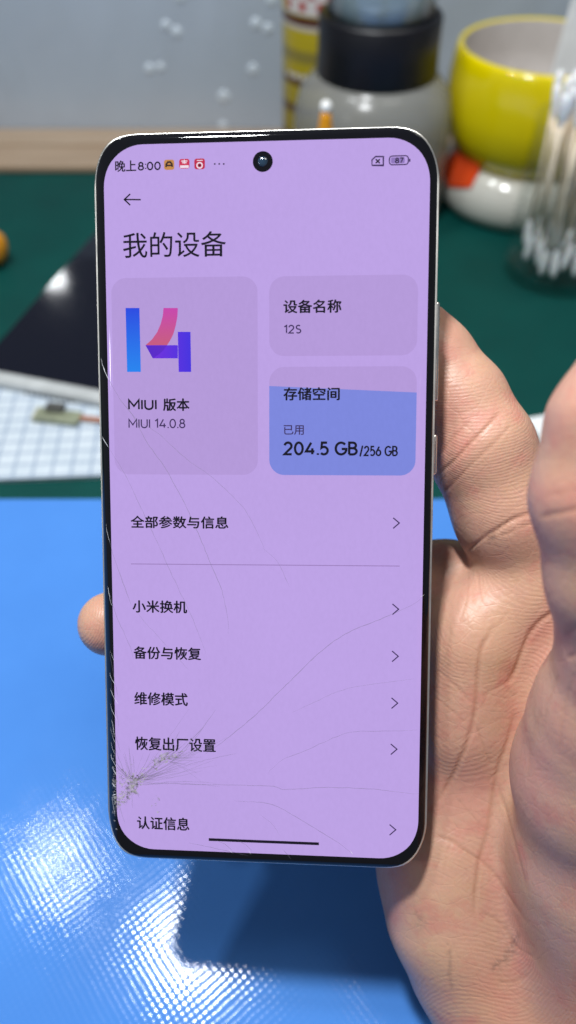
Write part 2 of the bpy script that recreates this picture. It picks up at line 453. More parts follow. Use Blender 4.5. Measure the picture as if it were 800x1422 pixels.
def stroke(name, pts, width, mat, lift=None, closed=False, parent=None):
    """polyline of even width (mm) lying on the glass"""
    pts = [np.array(p, float) for p in pts]; n = len(pts); V = []; Fc = []
    for i in range(n):
        a = pts[i - 1] if (i > 0 or closed) else pts[i]; b = pts[(i + 1) % n] if (i < n - 1 or closed) else pts[i]
        d = b - a; d /= (np.linalg.norm(d) + 1e-9); nn = np.array([-d[1], d[0]])
        w_ = width if np.isscalar(width) else width[i]
        k = 1.0
        if 0 < i < n - 1 or closed:
            e = pts[i] - a; e /= (np.linalg.norm(e) + 1e-9); k = 1 / max(0.5, abs(np.array([-e[1], e[0]]) @ nn))
        V += [tuple(pts[i] + nn * w_ / 2 * k), tuple(pts[i] - nn * w_ / 2 * k)]
    m = n if closed else n - 1
    for i in range(m):
        j = (i + 1) % n; Fc.append((2 * i, 2 * i + 1, 2 * j + 1, 2 * j))
    return sheet(name, V, Fc, mat, LIFT['ink'] if lift is None else lift, parent)

text([('晚上', (160, 222.6, 189.4, 238.8), 0.05), ('8:00', (191.5, 224.6, 223.4, 236.8), 0.29)])
text([('我的设备', (171, 322, 314, 357.5), 0.03)])
text([('设备名称', (393.5, 416, 474.4, 435), 0.08)])
text([('12S', (394, 451, 418.5, 463.4), 0.26)], M_INK2)
text([('存储空间', (393.5, 537.5, 472, 556.3), 0.08)])
text([('已用', (394, 590.4, 422, 604), 0.03)], M_INK2)
text([('204.5 GB', (393.5, 613, 497, 632.6), 0.49)])
text([('/256 GB', (499, 619, 552.6, 633.6), 0.33)])
text([('MIUI', (178, 554.2, 217.8, 569.6), 0.38), ('版本', (226.4, 553, 263.5, 571), 0.08)])
text([('MIUI 14.0.8', (178.5, 581.5, 257.5, 594.8), 0.26)], M_INK2)
text([('全部参数与信息', (181.5, 716.4, 317.4, 734), 0.075)])
text([('小米换机', (184, 833.5, 260, 851.3), 0.075)])
text([('备份与恢复', (185.5, 898, 279.5, 916), 0.075)])
text([('维修模式', (186.5, 961.3, 261, 979.8), 0.075)])
text([('恢复出厂设置', (187.5, 1024, 299.8, 1043.2), 0.075)])
text([('认证信息', (190.3, 1134, 263.2, 1152.6), 0.075)])
for x, y, s in ((546, 719, 1), (545, 838.6, 1), (544.5, 904, 1), (543.7, 969, 1), (542.7, 1033, 1), (541, 1144.8, 1)):
    stroke('chevron', [P(x, y), P(x + 8.6, y + 7.3), P(x, y + 14.7)], 0.24, M_INK2)
stroke('divider', [P(182, 783), P(300, 784), P(430, 785), P(555, 786)], 0.17, M_LINE)
stroke('home_bar', [P(290, 1165.6), P(340, 1167.6), P(392, 1169.6), P(443, 1171.6)], 0.62, M_INK)
stroke('back_arrow', [P(181, 269.5), P(172.8, 277.2), P(181, 285)], 0.28, M_INK)
stroke('back_arrow', [P(173.2, 277.2), P(195.6, 277.4)], 0.28, M_INK)
for x in (298.4, 304.6, 310.8):
    c = P(x, 227.8); sheet('menu_dot', [(c[0] + 0.17 * math.cos(k * math.pi / 6), c[1] + 0.17 * math.sin(k * math.pi / 6)) for k in range(12)], [tuple(range(12))], M_INK, LIFT['ink'])
# status icons on the right: card with a cross, battery with its level
def rr_path(box, r, n=5):
    x0, y0, x1, y1 = PB(*box); cxx, cyy = (x0 + x1) / 2, (y0 + y1) / 2
    return [(x + cxx, y + cyy) for x, y in rr_ring((x1 - x0) / 2, (y1 - y0) / 2, r, n, 2)]
stroke('card_icon', [P(*q) for q in ((521.5, 217.6), (532.4, 217.6), (532.4, 229.8), (516.6, 229.8), (516.6, 222.3))], 0.26, M_INK2, closed=True)
stroke('card_icon', [P(521.8, 221.2), P(527.6, 226.8)], 0.26, M_INK); stroke('card_icon', [P(527.6, 221.2), P(521.8, 226.8)], 0.26, M_INK, LIFT['top'])
stroke('battery_icon', rr_path((540.8, 216.6, 567, 228.8), 0.55), 0.22, M_INK2, closed=True)
x0, y0, x1, y1 = PB(543, 218.6, 562, 226.8); strip_card('battery_level', x0, y0, x1, y1, 0.25, screen_mat('screen_battery', srgb(142, 118, 186)), LIFT['fill'])
stroke('battery_icon', [P(569, 220.6), P(569, 224.8)], 0.28, M_INK2)
text([('87', (548.6, 218.9, 560.4, 227.0), 0.2)], M_INK, LIFT['top'])
# three application icons in the status bar
def icon(box, col, glyphs):
    x0, y0, x1, y1 = PB(*box); strip_card('app_icon', x0, y0, x1, y1, 0.45, screen_mat('icon_ground', col), LIFT['fill'])
    for mat, w_, pts in glyphs:
        stroke('app_icon_mark', [(x0 + (x1 - x0) * u, y0 + (y1 - y0) * v_) for u, v_ in pts], w_, mat, LIFT['ink'])
M_WHITE = screen_mat('screen_white', srgb(240, 222, 236)); M_DARK = screen_mat('screen_dark', srgb(52, 34, 34)); M_RED = screen_mat('screen_red', srgb(204, 40, 74))
icon((228, 221.8, 242, 236), srgb(196, 138, 74), [(M_DARK, 0.34, [(0.2, 0.28), (0.22, 0.55), (0.38, 0.76), (0.62, 0.76), (0.78, 0.55), (0.8, 0.28)]), (M_DARK, 0.3, [(0.24, 0.45), (0.5, 0.42), (0.76, 0.45)])])
icon((249, 220.8, 263.2, 234.2), srgb(205, 48, 84), [(M_WHITE, 0.2, [(0.2, 0.78), (0.8, 0.78)]), (M_WHITE, 0.2, [(0.5, 0.92), (0.5, 0.52)]), (M_WHITE, 0.2, [(0.28, 0.6), (0.72, 0.6)]), (M_WHITE, 0.52, [(0.08, 0.2), (0.92, 0.2)])])
icon((270, 220.3, 284.6, 235), srgb(190, 34, 72), [(M_WHITE, 0.26, [(0.5 + 0.26 * math.cos(k * math.pi / 6), 0.36 + 0.26 * math.sin(k * math.pi / 6)) for k in range(13)]), (M_DARK, 0.42, [(0.40, 0.36), (0.6, 0.36)]), (M_WHITE, 0.16, [(0.25, 0.82), (0.8, 0.82)])])

# number mark on the first card: colours run along each stroke
def grad_mat(name, c0, c1, axis, lo, hi):
    t = NT(name); c = t.n('ShaderNodeTexCoord'); s = t.n('ShaderNodeSeparateXYZ'); t.l(c.outputs['Object'], s.inputs[0])
    mr = t.n('ShaderNodeMapRange'); mr.inputs[1].default_value = lo * MM; mr.inputs[2].default_value = hi * MM; t.l(s.outputs[axis], mr.inputs[0])
    t.set(Base_Color=(0.012, 0.012, 0.015, 1), Roughness=0.05, Emission_Color=t.ramp(mr.outputs[0], [(0, c0), (1, c1)]), Emission_Strength=1.0)
    return t.m
def Z3(x, y): return P(120 + x / 3.077, 380 + y / 3.077)
yt, yb = Z3(200, 147)[1], Z3(200, 420)[1]; xl, xr = Z3(253, 300)[0], Z3(446, 300)[0]
sheet('number_mark', [Z3(168, 147), Z3(227, 147), Z3(233, 420), Z3(174.5, 420)], [(3, 2, 1, 0)], grad_mat('mark_blue', srgb(8, 128, 236), srgb(18, 62, 222), 1, yb, yt), LIFT['ink'])
inner = [(330, 147), (327, 180), (318, 215), (303, 250), (281, 281), (253, 306)]; outer = [(391, 147), (389, 185), (382, 222), (372, 258), (357, 288), (345, 306)]
sheet('number_mark', [Z3(*p) for p in inner] + [Z3(*p) for p in outer], [(i, i + 1, 7 + i, 6 + i) for i in range(5)], grad_mat('mark_pink', srgb(196, 84, 120), srgb(196, 58, 168), 1, Z3(0, 306)[1], yt), LIFT['ink'])
sheet('number_mark', [Z3(*p) for p in ((253, 306), (391, 306), (391, 362), (284, 362))] + [Z3(*p) for p in ((391, 249), (445, 249), (448, 420), (395, 420))], [(3, 2, 1, 0), (7, 6, 5, 4)], grad_mat('mark_violet', srgb(112, 26, 216), srgb(58, 30, 220), 0, xl, xr), LIFT['top'])
sheet('number_mark', [Z3(*p) for p in ((253.5, 307), (344, 307), (329, 328), (310, 345), (284, 361.5))], [(4, 3, 2, 1, 0)], grad_mat('mark_overlap', srgb(78, 12, 196), srgb(92, 16, 200), 0, xl, xr), LIFT['top'] + 0.015)

# --- cracks in the cover glass: slivers of broken glass along each line
t = NT('crack_glass')
tr = t.n('ShaderNodeBsdfTransparent'); mx = t.n('ShaderNodeMixShader'); mx.inputs[0].default_value = 0.52
t.set(Base_Color=(0.15, 0.14, 0.17, 1), Roughness=0.3); t.l(tr.outputs[0], mx.inputs[1]); t.l(t.p.outputs[0], mx.inputs[2]); t.l(mx.outputs[0], t.out.inputs[0]); M_CRACK = t.m
t = NT('crack_glass_fine')
tr = t.n('ShaderNodeBsdfTransparent'); mx = t.n('ShaderNodeMixShader'); mx.inputs[0].default_value = 0.42
t.set(Base_Color=(0.18, 0.17, 0.20, 1), Roughness=0.3); t.l(tr.outputs[0], mx.inputs[1]); t.l(t.p.outputs[0], mx.inputs[2]); t.l(mx.outputs[0], t.out.inputs[0]); M_CRACKF = t.m
t = NT('glass_shards')
tr = t.n('ShaderNodeBsdfTransparent'); mx = t.n('ShaderNodeMixShader'); mx.inputs[0].default_value = 0.6
t.set(Base_Color=t.ramp(t.noise(t.coord(), 900, 3), [(0.35, (0.10, 0.095, 0.10, 1)), (0.65, (0.52, 0.50, 0.47, 1))]), Roughness=0.12)
t.l(tr.outputs[0], mx.inputs[1]); t.l(t.p.outputs[0], mx.inputs[2]); t.l(mx.outputs[0], t.out.inputs[0]); M_SHARD = t.m
cover = None
def smooth_line(pts, step=6.0, jit=0.7):
    pts = [np.array(p, float) for p in pts]; out = []
    n = len(pts)
    for i in range(n - 1):
        p0, p1, p2, p3 = pts[max(i - 1, 0)], pts[i], pts[i + 1], pts[min(i + 2, n - 1)]
        m = max(2, int(np.linalg.norm(p2 - p1) / step))
        for k in range(m):
            u = k / m
            q = 0.5 * ((2 * p1) + (-p0 + p2) * u + (2 * p0 - 5 * p1 + 4 * p2 - p3) * u * u + (-p0 + 3 * p1 - 3 * p2 + p3) * u ** 3)
            out.append(q + rng.normal(0, jit * 0.35, 2))
    out.append(pts[-1]); return out
CRACKS = [
    ([(137.5, 497), (143, 513), (156, 536), (170, 559), (185, 577), (204, 614), (227, 646), (247, 681), (266, 719), (292, 781), (308, 820), (317, 862), (317, 880)], 0.13, 0),
    ([(170, 559), (192, 584), (220, 602), (260, 638), (290, 659), (318, 684), (341, 709), (360, 745), (369, 768)], 0.09, 0),
    ([(366, 762), (383, 777), (394, 796), (402, 815)], 0.08, 0),
    ([(139, 606), (152, 624), (169, 650), (185, 681), (201, 716), (221, 758), (243, 807), (266, 855), (286, 907)], 0.09, 0),
    ([(145, 732), (157, 770), (169, 803), (182, 839)], 0.12, 0),
    ([(182, 839), (200, 862), (224, 888), (262, 930)], 0.08, 1),
    ([(149, 818), (163, 858), (178, 891), (186, 915)], 0.10, 0),
    ([(589, 829), (568, 842), (522, 862), (490, 875), (464, 890), (438, 911), (412, 937), (385, 963), (360, 988), (320, 1022), (285, 1047)], 0.14, 0),
    ([(576, 942), (540, 947), (496, 953), (467, 961), (438, 974), (405, 990)], 0.08, 1),
    ([(580, 1014), (522, 1015), (490, 1016), (467, 1023), (425, 1042), (392, 1055), (372, 1074)], 0.09, 0),
    ([(200, 1088), (282, 1089), (380, 1091.5), (392, 1096), (457, 1093), (506, 1095), (542, 1098), (583, 1104)], 0.11, 0),
    ([(326, 1112), (363, 1114), (386, 1120), (418, 1138), (444, 1154), (470, 1170), (489, 1184)], 0.12, 0),
    ([(150, 905), (158, 940), (164, 968)], 0.10, 0), ([(152, 945), (160, 985), (166, 1010)], 0.10, 0),
    ([(152, 975), (157, 1010), (168, 1045)], 0.10, 0), ([(153, 1010), (160, 1040), (176, 1078)], 0.10, 0),
    ([(153, 1035), (163, 1060), (180, 1085)], 0.10, 0),
    ([(252, 1048), (275, 1020), (300, 985)], 0.10, 0), ([(236, 1060), (258, 1036), (284, 1008)], 0.16, 0),
    ([(262, 1170), (300, 1178), (345, 1188)], 0.10, 0), ([(300, 1166), (312, 1172), (322, 1180)], 0.12, 0),
    ([(330, 1166), (342, 1173), (350, 1181)], 0.10, 0), ([(392, 1178), (404, 1193)], 0.10, 0), ([(360, 1130), (380, 1146), (388, 1160)], 0.08, 1),
]
bez = [o for o in phone.children if o.name.startswith('bezel')][0]
def crack(pts, wd, fine):
    L_ = smooth_line(pts); loc = [P(*q) for q in L_]; n = len(loc)
    wid = [0.95 * wd * (0.55 + 0.6 * rng.random()) * min(1.0, 0.25 + 4.0 * min(i, n - 1 - i) / n) for i in range(n)]
    return stroke('crack', loc, wid, M_CRACKF if fine else M_CRACK, 0.10 + 0.02 * rng.random(), parent=bez)
for pts, wd, fine in CRACKS: crack(pts, wd, fine)
# radial cracks from the two places where the glass broke
for (ox, oy, n, lo, hi, a0, a1) in ((184, 1086, 26, 10, 52, 185, 300), (186, 1084, 26, 14, 70, -62, 12), (182, 1088, 14, 8, 34, 20, 120), (228, 1054, 26, 8, 62, -70, 35), (188, 1090, 22, 50, 150, -62, 4), (165, 1108, 22, 8, 46, 75, 150)):
    for k in range(n):
        a = math.radians(a0 + (a1 - a0) * (0.6 * (k + rng.random()) / n + 0.4 * rng.random())); L0 = rng.uniform(3, 10); L1 = rng.uniform(lo, hi)
        bend = rng.normal(0, 0.08)
        pts = [(ox + math.cos(a + bend * u) * (L0 + (L1 - L0) * u), oy + math.sin(a + bend * u) * (L0 + (L1 - L0) * u)) for u in (0, 0.35, 0.7, 1)]
        if min(p[0] for p in pts) < 153 or max(p[1] for p in pts) > 1178: continue
        crack(pts, rng.uniform(0.05, 0.12), int(rng.random() < 0.45))
# crushed glass: small tilted splinters, too many and too small to pick apart
V, Fc = [], []
def splinters(ox, oy, sx_, sy_, n, ang=0.0):
    for k in range(n):
        u, v_ = rng.normal(0, 1, 2); px = ox + u * sx_ * math.cos(ang) - v_ * sy_ * math.sin(ang); py = oy + u * sx_ * math.sin(ang) + v_ * sy_ * math.cos(ang)
        px = max(px, 155); c = np.array(P(px, py)); s = abs(rng.normal(0.0, 0.2)) + 0.07; a = rng.uniform(0, 6.28); tl = rng.uniform(-0.25, 0.25, 3)
        b0 = len(V)
        for q in range(3):
            x, y = c[0] + s * math.cos(a + q * 2.1) * rng.uniform(0.5, 1.3), c[1] + s * math.sin(a + q * 2.1) * rng.uniform(0.4, 1.0)
            V.append((x, y, glass_z(x, y) + 0.13 + 0.5 * s * abs(tl[q])))
        Fc.append((b0, b0 + 1, b0 + 2))
splinters(186, 1087, 9, 5, 300, -0.7); splinters(170, 1107, 9, 4, 160, -0.75); splinters(224, 1055, 9, 3.5, 130, -0.6); splinters(243, 1049, 6, 2.0, 40, -0.5)
splinters(158, 1095, 1.5, 20, 70, 0.0); splinters(172, 1080, 8, 8, 70); splinters(215, 1112, 6, 5, 14)
tag(mesh_obj('crushed_glass', V, Fc, M_SHARD, bez), kind='stuff')
# glass chips along the curved left edge, their glints painted near-white
M_CHIP_GLINT = plain('glass_glint', (0.9, 0.9, 0.92, 1), 0.15, 0.0, 0.1, 500)
for pts, wd in (([(137.5, 497), (140, 505), (145, 516), (151, 527)], 0.16), ([(139, 606), (144, 613), (150, 621)], 0.13), ([(145, 728), (148, 742), (152, 753)], 0.07), ([(148, 815), (151, 828), (156, 842)], 0.08), ([(154, 1066), (162, 1078)], 0.16), ([(154, 1090), (161, 1094)], 0.2), ([(155, 1106), (161, 1104)], 0.16),
                *[([(151 + (y - 900) * 0.012, y), (153 + rng.uniform(1, 3), y + rng.uniform(6, 10)), (155 + rng.uniform(3, 9), y + rng.uniform(14, 26))], rng.uniform(0.05, 0.11)) for y in (905, 936, 958, 979, 1001, 1012, 1033, 1048, 1108)],
                ([(318, 1180), (323, 1184)], 0.12), ([(345, 1181), (349, 1186)], 0.10), ([(487, 1181), (490, 1186)], 0.12), ([(584, 829.5), (590, 827)], 0.12)):
    L_ = smooth_line(pts, 4, 0.9); n = len(L_)
    stroke('chip_glint', [P(*q) for q in L_], [0.6 * wd * (0.5 + rng.random()) * min(1, 0.3 + 3 * min(i, n - 1 - i) / n) for i in range(n)], M_CHIP_GLINT, 0.16, parent=bez)

# ------------------------------------------------------------------ hand
GH = 0.75                                     # grid step of the hand's surface, mm
lo = np.array([-52.0, -172.0, 92.0]); hi = np.array([98.0, 46.0, 214.0])
dims = np.ceil((hi - lo) / GH).astype(int) + 1
gx = (lo[0] + GH * np.arange(dims[0])).astype(np.float32); gy = (lo[1] + GH * np.arange(dims[1])).astype(np.float32); gz = (lo[2] + GH * np.arange(dims[2])).astype(np.float32)
vol = np.full(dims, 40.0, np.float32)
def blend_in(a, b, k, flat=None):
    """smooth union of a tapered capsule a->b; a, b = (px, py, depth, radius)"""
    pa = cam_pt(*a[:3]); pb = cam_pt(*b[:3]); ra, rb = a[3], b[3]
    R = max(ra, rb) + k + 4
    mn = np.minimum(pa, pb) - R; mx_ = np.maximum(pa, pb) + R
    i0 = np.clip(((mn - lo) / GH).astype(int), 0, dims - 1); i1 = np.clip(((mx_ - lo) / GH).astype(int) + 1, 1, dims)
    sl = tuple(slice(i0[q], i1[q]) for q in range(3))
    x = gx[sl[0]][:, None, None] - pa[0]; y = gy[sl[1]][None, :, None] - pa[1]; z = gz[sl[2]][None, None, :] - pa[2]
    d = pb - pa; dd = float(d @ d) + 1e-6
    tt = np.clip((x * d[0] + y * d[1] + z * d[2]) / dd, 0, 1).astype(np.float32)
    dist = np.sqrt((x - tt * d[0]) ** 2 + (y - tt * d[1]) ** 2 + (z - tt * d[2]) ** 2) - (ra + (rb - ra) * tt)
    old = vol[sl]
    h = np.clip(0.5 + 0.5 * (old - dist) / k, 0, 1)
    vol[sl] = old * (1 - h) + dist * h - k * h * (1 - h)
def chain(pts, k):
    for a, b in zip(pts, pts[1:]): blend_in(a, b, k)
# palm: bones of the hand from knuckles to wrist
chain([(752, 815, 176, 11.5), (740, 1050, 181, 14), (770, 1330, 184, 17)], 6)
chain([(690, 880, 178, 11.5), (700, 1080, 182, 14), (740, 1340, 184, 17)], 6)
chain([(640, 970, 180, 12), (668, 1140, 182, 14), (712, 1360, 184, 17)], 6)
chain([(600, 1085, 182, 12.5), (622, 1200, 181, 14.5), (664, 1330, 182, 16), (730, 1450, 183, 18)], 6)
# pads at the roots of the fingers, ball of the little-finger side
chain([(668, 862, 174, 11.5), (722, 830, 172, 11.0)], 6)
chain([(648, 900, 174, 12.0), (640, 1000, 176, 12)], 6)
chain([(606, 1180, 180, 13), (626, 1270, 179, 15)], 6)
# wrist and forearm
chain([(740, 1400, 184, 18), (800, 1580, 172, 22), (850, 1800, 140, 24)], 8)
chain([(850, 1400, 178, 18), (900, 1580, 165, 21), (950, 1800, 135, 24)], 8)
# ball of the thumb and thumb
chain([(800, 1330, 176, 17), (835, 1200, 160, 17), (842, 1080, 146, 16.5), (856, 990, 136, 14)], 7)
chain([(880, 1420, 168, 18), (850, 1200, 154, 17)], 7)
chain([(850, 1000, 138, 14.5), (875, 900, 127, 11.4), (861, 800, 121, 11.3), (850, 690, 117, 11.9), (866, 590, 114, 10.9), (886, 530, 113, 9.3)], 3.0)
# web between thumb and forefinger
chain([(800, 900, 172, 9), (850, 1010, 156, 11)], 8)
# forefinger
chain([(748, 806, 174, 12.0), (706, 716, 170, 11.7), (668, 622, 168, 11.6)], 3.5)
chain([(668, 622, 168, 11.6), (636, 560, 169.5, 10.9), (597, 502, 171.2, 9.9), (556, 446, 172, 8.5)], 2.5)
# middle finger: behind the phone, tip round its left edge
chain([(700, 872, 180, 11.5), (620, 812, 185, 10.6), (480, 806, 190, 10.2)], 3.0)
chain([(480, 806, 190, 10.0), (300, 818, 190, 9.2), (215, 850, 186, 8.4), (152, 866, 178.5, 7.6)], 2.5)
# ring and little finger: curled up behind the phone
chain([(640, 970, 184, 11), (520, 960, 191, 10), (360, 955, 191, 9.2), (270, 960, 186, 8)], 3.0)
chain([(606, 1090, 185, 10.5), (500, 1085, 190, 9), (390, 1080, 189, 8.2), (320, 1078, 186, 7.2)], 3.0)
# skin does not enter the phone: keep the surface off the body of the phone
px_ = (gx[:, None, None] - PC[0]); py_ = (gy[None, :, None] - PC[1]); pz_ = (gz[None, None, :] - PC[2])
lx = px_ * PR3[0, 0] + py_ * PR3[1, 0] + pz_ * PR3[2, 0]; ly = px_ * PR3[0, 1] + py_ * PR3[1, 1] + pz_ * PR3[2, 1]; lz = -(px_ * PR3[0, 2] + py_ * PR3[1, 2] + pz_ * PR3[2, 2])
qx = np.abs(lx) - (PW / 2 - 2.0); qy = np.abs(ly) - (PL / 2 - 2.0); qz = np.abs(lz + 1.0) - (4.1 - 2.0)
pd = np.sqrt(np.maximum(qx, 0) ** 2 + np.maximum(qy, 0) ** 2 + np.maximum(qz, 0) ** 2) + np.minimum(np.maximum(np.maximum(qx, qy), qz), 0) - 2.15
k = 1.6
h = np.clip(0.5 - 0.5 * (vol + pd) / k, 0, 1); vol = (vol * (1 - h) - pd * h + k * h * (1 - h)).astype(np.float32)
del lx, ly, lz, qx, qy, qz, pd, h

def surface_nets(vol):
    ins = vol < 0
    c = sum(ins[i:ins.shape[0] - 1 + i, j:ins.shape[1] - 1 + j, kk:ins.shape[2] - 1 + kk].astype(np.int8) for i in (0, 1) for j in (0, 1) for kk in (0, 1))
    act = np.argwhere((c > 0) & (c < 8)); idx = -np.ones(c.shape, np.int64); idx[act[:, 0], act[:, 1], act[:, 2]] = np.arange(len(act))
    acc = np.zeros((len(act), 3)); cnt = np.zeros(len(act))
    cor = [(i, j, kk) for i in (0, 1) for j in (0, 1) for kk in (0, 1)]
    for a in cor:
        for ax in range(3):
            if a[ax]: continue
            b = list(a); b[ax] = 1
            va = vol[act[:, 0] + a[0], act[:, 1] + a[1], act[:, 2] + a[2]]; vb = vol[act[:, 0] + b[0], act[:, 1] + b[1], act[:, 2] + b[2]]
            m = (va < 0) != (vb < 0); u = np.where(m, va / np.where(m, va - vb, 1), 0)
            p = np.tile(np.array(a, float), (len(act), 1)); p[:, ax] += u
            acc[m] += p[m]; cnt[m] += 1
    V = act + acc / cnt[:, None]; Q = []
    for ax in range(3):
        b, c_ = (ax + 1) % 3, (ax + 2) % 3
        s0 = [slice(None)] * 3; s1 = [slice(None)] * 3; s0[ax] = slice(0, -1); s1[ax] = slice(1, None)
        A, B = ins[tuple(s0)], ins[tuple(s1)]
        for flip, msk in ((False, A & ~B), (True, ~A & B)):
            e = np.argwhere(msk); e = e[(e[:, b] > 0) & (e[:, c_] > 0)]
            e = e[(e[:, b] < ins.shape[b] - 1) & (e[:, c_] < ins.shape[c_] - 1)]
            def g(db, dc):
                q = e.copy(); q[:, b] -= db; q[:, c_] -= dc; return idx[q[:, 0], q[:, 1], q[:, 2]]
            q = np.stack([g(1, 1), g(0, 1), g(0, 0), g(1, 0)], 1)
            Q.append(q[:, ::-1] if flip else q)
    return V, np.concatenate(Q)
Vh, Qh = surface_nets(vol); Vh = lo + Vh * GH
del vol
# even out, then refine once
def neighbours_smooth(V, Q, it, lam):
    e = np.concatenate([Q[:, [0, 1]], Q[:, [1, 2]], Q[:, [2, 3]], Q[:, [3, 0]]]); n = len(V)
    for _ in range(it):
        s = np.zeros_like(V); c = np.zeros(n)
        for col in range(3):
            s[:, col] = np.bincount(e[:, 0], V[e[:, 1], col], n) + np.bincount(e[:, 1], V[e[:, 0], col], n)
        c = np.bincount(e[:, 0], minlength=n) + np.bincount(e[:, 1], minlength=n)
        V = V + lam * (s / c[:, None] - V)
    return V
Vh = neighbours_smooth(Vh, Qh, 3, 0.5)
tmp = mesh_obj('hand_tmp', Vh, Qh, None, scale=1.0)
md = tmp.modifiers.new('fine', 'SUBSURF'); md.levels = 1; md.render_levels = 1
dg = bpy.context.evaluated_depsgraph_get(); dg.update()
me = bpy.data.meshes.new_from_object(tmp.evaluated_get(dg)); bpy.data.objects.remove(tmp)
co = np.empty(len(me.vertices) * 3); me.vertices.foreach_get('co', co); co = co.reshape(-1, 3)
nr = np.empty(len(me.vertices) * 3); me.vertices.foreach_get('normal', nr); nr = nr.reshape(-1, 3)
ppx = CX + F * co[:, 0] / co[:, 2]; ppy = CY - F * co[:, 1] / co[:, 2]
# the camera frame used for modelling is left-handed: normals point out of the hand when nr.z < 0 faces the viewer
facing = nr[:, 2] < 0.25
def line_dist(pts, d0, d1, reach=9.0):
    """skin points near a line drawn over the hand: their indices, distance in mm and running position"""
    pa_ = np.array(pts, float); mg = reach * F / 110
    sel = np.nonzero(facing & (co[:, 2] > d0) & (co[:, 2] < d1) & (ppx > pa_[:, 0].min() - mg) & (ppx < pa_[:, 0].max() + mg) & (ppy > pa_[:, 1].min() - mg) & (ppy < pa_[:, 1].max() + mg))[0]
    X_, Y_, D_ = ppx[sel], ppy[sel], co[sel, 2] / F
    best = np.full(len(sel), 1e9); tpos = np.zeros(len(sel)); n = len(pts) - 1
    for i in range(n):
        a = pa_[i]; d = pa_[i + 1] - a; dd = d @ d + 1e-9
        tt = np.clip(((X_ - a[0]) * d[0] + (Y_ - a[1]) * d[1]) / dd, 0, 1)
        ds = np.hypot(X_ - a[0] - tt * d[0], Y_ - a[1] - tt * d[1]) * D_
        m = ds < best; best[m] = ds[m]; tpos[m] = (i + tt[m]) / n
    return sel, best, tpos
NEAR, FAR = (0, 148), (148, 400)
CREASES = [  # points, width mm, depth mm, depth range
    # forefinger
    ([(604, 664), (630, 640), (662, 606), (700, 568)], 0.9, 0.95, (150, 400)), ([(604, 640), (630, 606), (655, 585)], 0.7, 0.5, (150, 400)),
    ([(612, 690), (640, 660), (690, 612), (712, 588)], 0.7, 0.5, (150, 400)),
    ([(645, 768), (680, 742), (712, 722), (752, 708)], 0.9, 1.0, (150, 400)), ([(672, 757), (700, 728), (722, 716)], 0.6, 0.55, (150, 400)),
    ([(690, 745), (718, 735), (750, 722)], 0.6, 0.4, (150, 400)),
    # palm
    ([(790, 846), (768, 852), (748, 866), (735, 885), (726, 906), (716, 934), (704, 950)], 1.2, 1.5, (152, 400)),
    ([(690, 862), (676, 888), (668, 905), (664, 940), (662, 975), (656, 1010), (646, 1040), (630, 1075), (612, 1105), (598, 1128)], 1.1, 1.15, (150, 400)),
    ([(668, 905), (690, 870), (706, 850)], 0.7, 0.3, (150, 400)),
    ([(716, 985), (706, 1030), (695, 1060), (688, 1085), (684, 1110), (676, 1160), (666, 1200), (660, 1250), (658, 1280)], 1.1, 1.0, (150, 400)),
    ([(662, 1005), (672, 1035), (684, 1066)], 0.6, 0.45, (150, 400)), ([(606, 930), (630, 950), (655, 976)], 0.6, 0.4, (150, 400)),
    ([(602, 965), (625, 985), (648, 1005)], 0.5, 0.3, (150, 400)), ([(668, 970), (690, 955), (720, 940)], 0.6, 0.4, (150, 400)),
    ([(594, 1160), (622, 1166), (645, 1180), (668, 1196), (690, 1218), (712, 1255), (735, 1285)], 0.9, 0.65, (150, 400)),
    ([(687, 1082), (700, 1120), (712, 1165), (722, 1200), (732, 1240)], 0.8, 0.6, (150, 400)),
    ([(664, 1270), (690, 1278), (720, 1318), (745, 1330)], 0.7, 0.45, (150, 400)), ([(668, 1312), (700, 1322), (740, 1330)], 0.6, 0.35, (150, 400)),
    ([(690, 1365), (715, 1365), (735, 1352)], 0.6, 0.4, (150, 400)), ([(636, 1110), (662, 1140), (672, 1150)], 0.5, 0.3, (150, 400)),
    ([(598, 1018), (632, 1040)], 0.5, 0.3, (150, 400)), ([(625, 860), (622, 900), (606, 945)], 0.5, 0.25, (150, 400)), ([(660, 788), (668, 830), (662, 858)], 0.5, 0.25, (150, 400)),
    ([(650, 790), (648, 830), (636, 870)], 0.5, 0.25, (150, 400)), ([(628, 1165), (618, 1200), (612, 1240)], 0.5, 0.2, (150, 400)),
    ([(676, 1086), (690, 1075), (702, 1068)], 0.5, 0.25, (150, 400)), ([(602, 860), (612, 880), (616, 905)], 0.5, 0.2, (150, 400)),
    # thumb
    ([(752, 980), (738, 1030), (733, 1090)], 0.8, 0.3, (120, 170)), ([(748, 720), (768, 714), (800, 708), (830, 704), (870, 706)], 0.9, 0.75, (90, 140)), ([(756, 690), (790, 682), (830, 684)], 0.6, 0.3, (90, 140)),
    ([(782, 884), (800, 872), (830, 862), (860, 862)], 1.2, 0.8, (90, 150)), ([(786, 915), (810, 905), (840, 905)], 1.0, 0.7, (90, 150)),
    ([(777, 935), (760, 975), (752, 1020)], 0.8, 0.35, (120, 160)), ([(800, 930), (784, 985), (776, 1050)], 0.8, 0.35, (120, 160)),
]
disp = np.zeros(len(co)); crease = np.zeros(len(co))
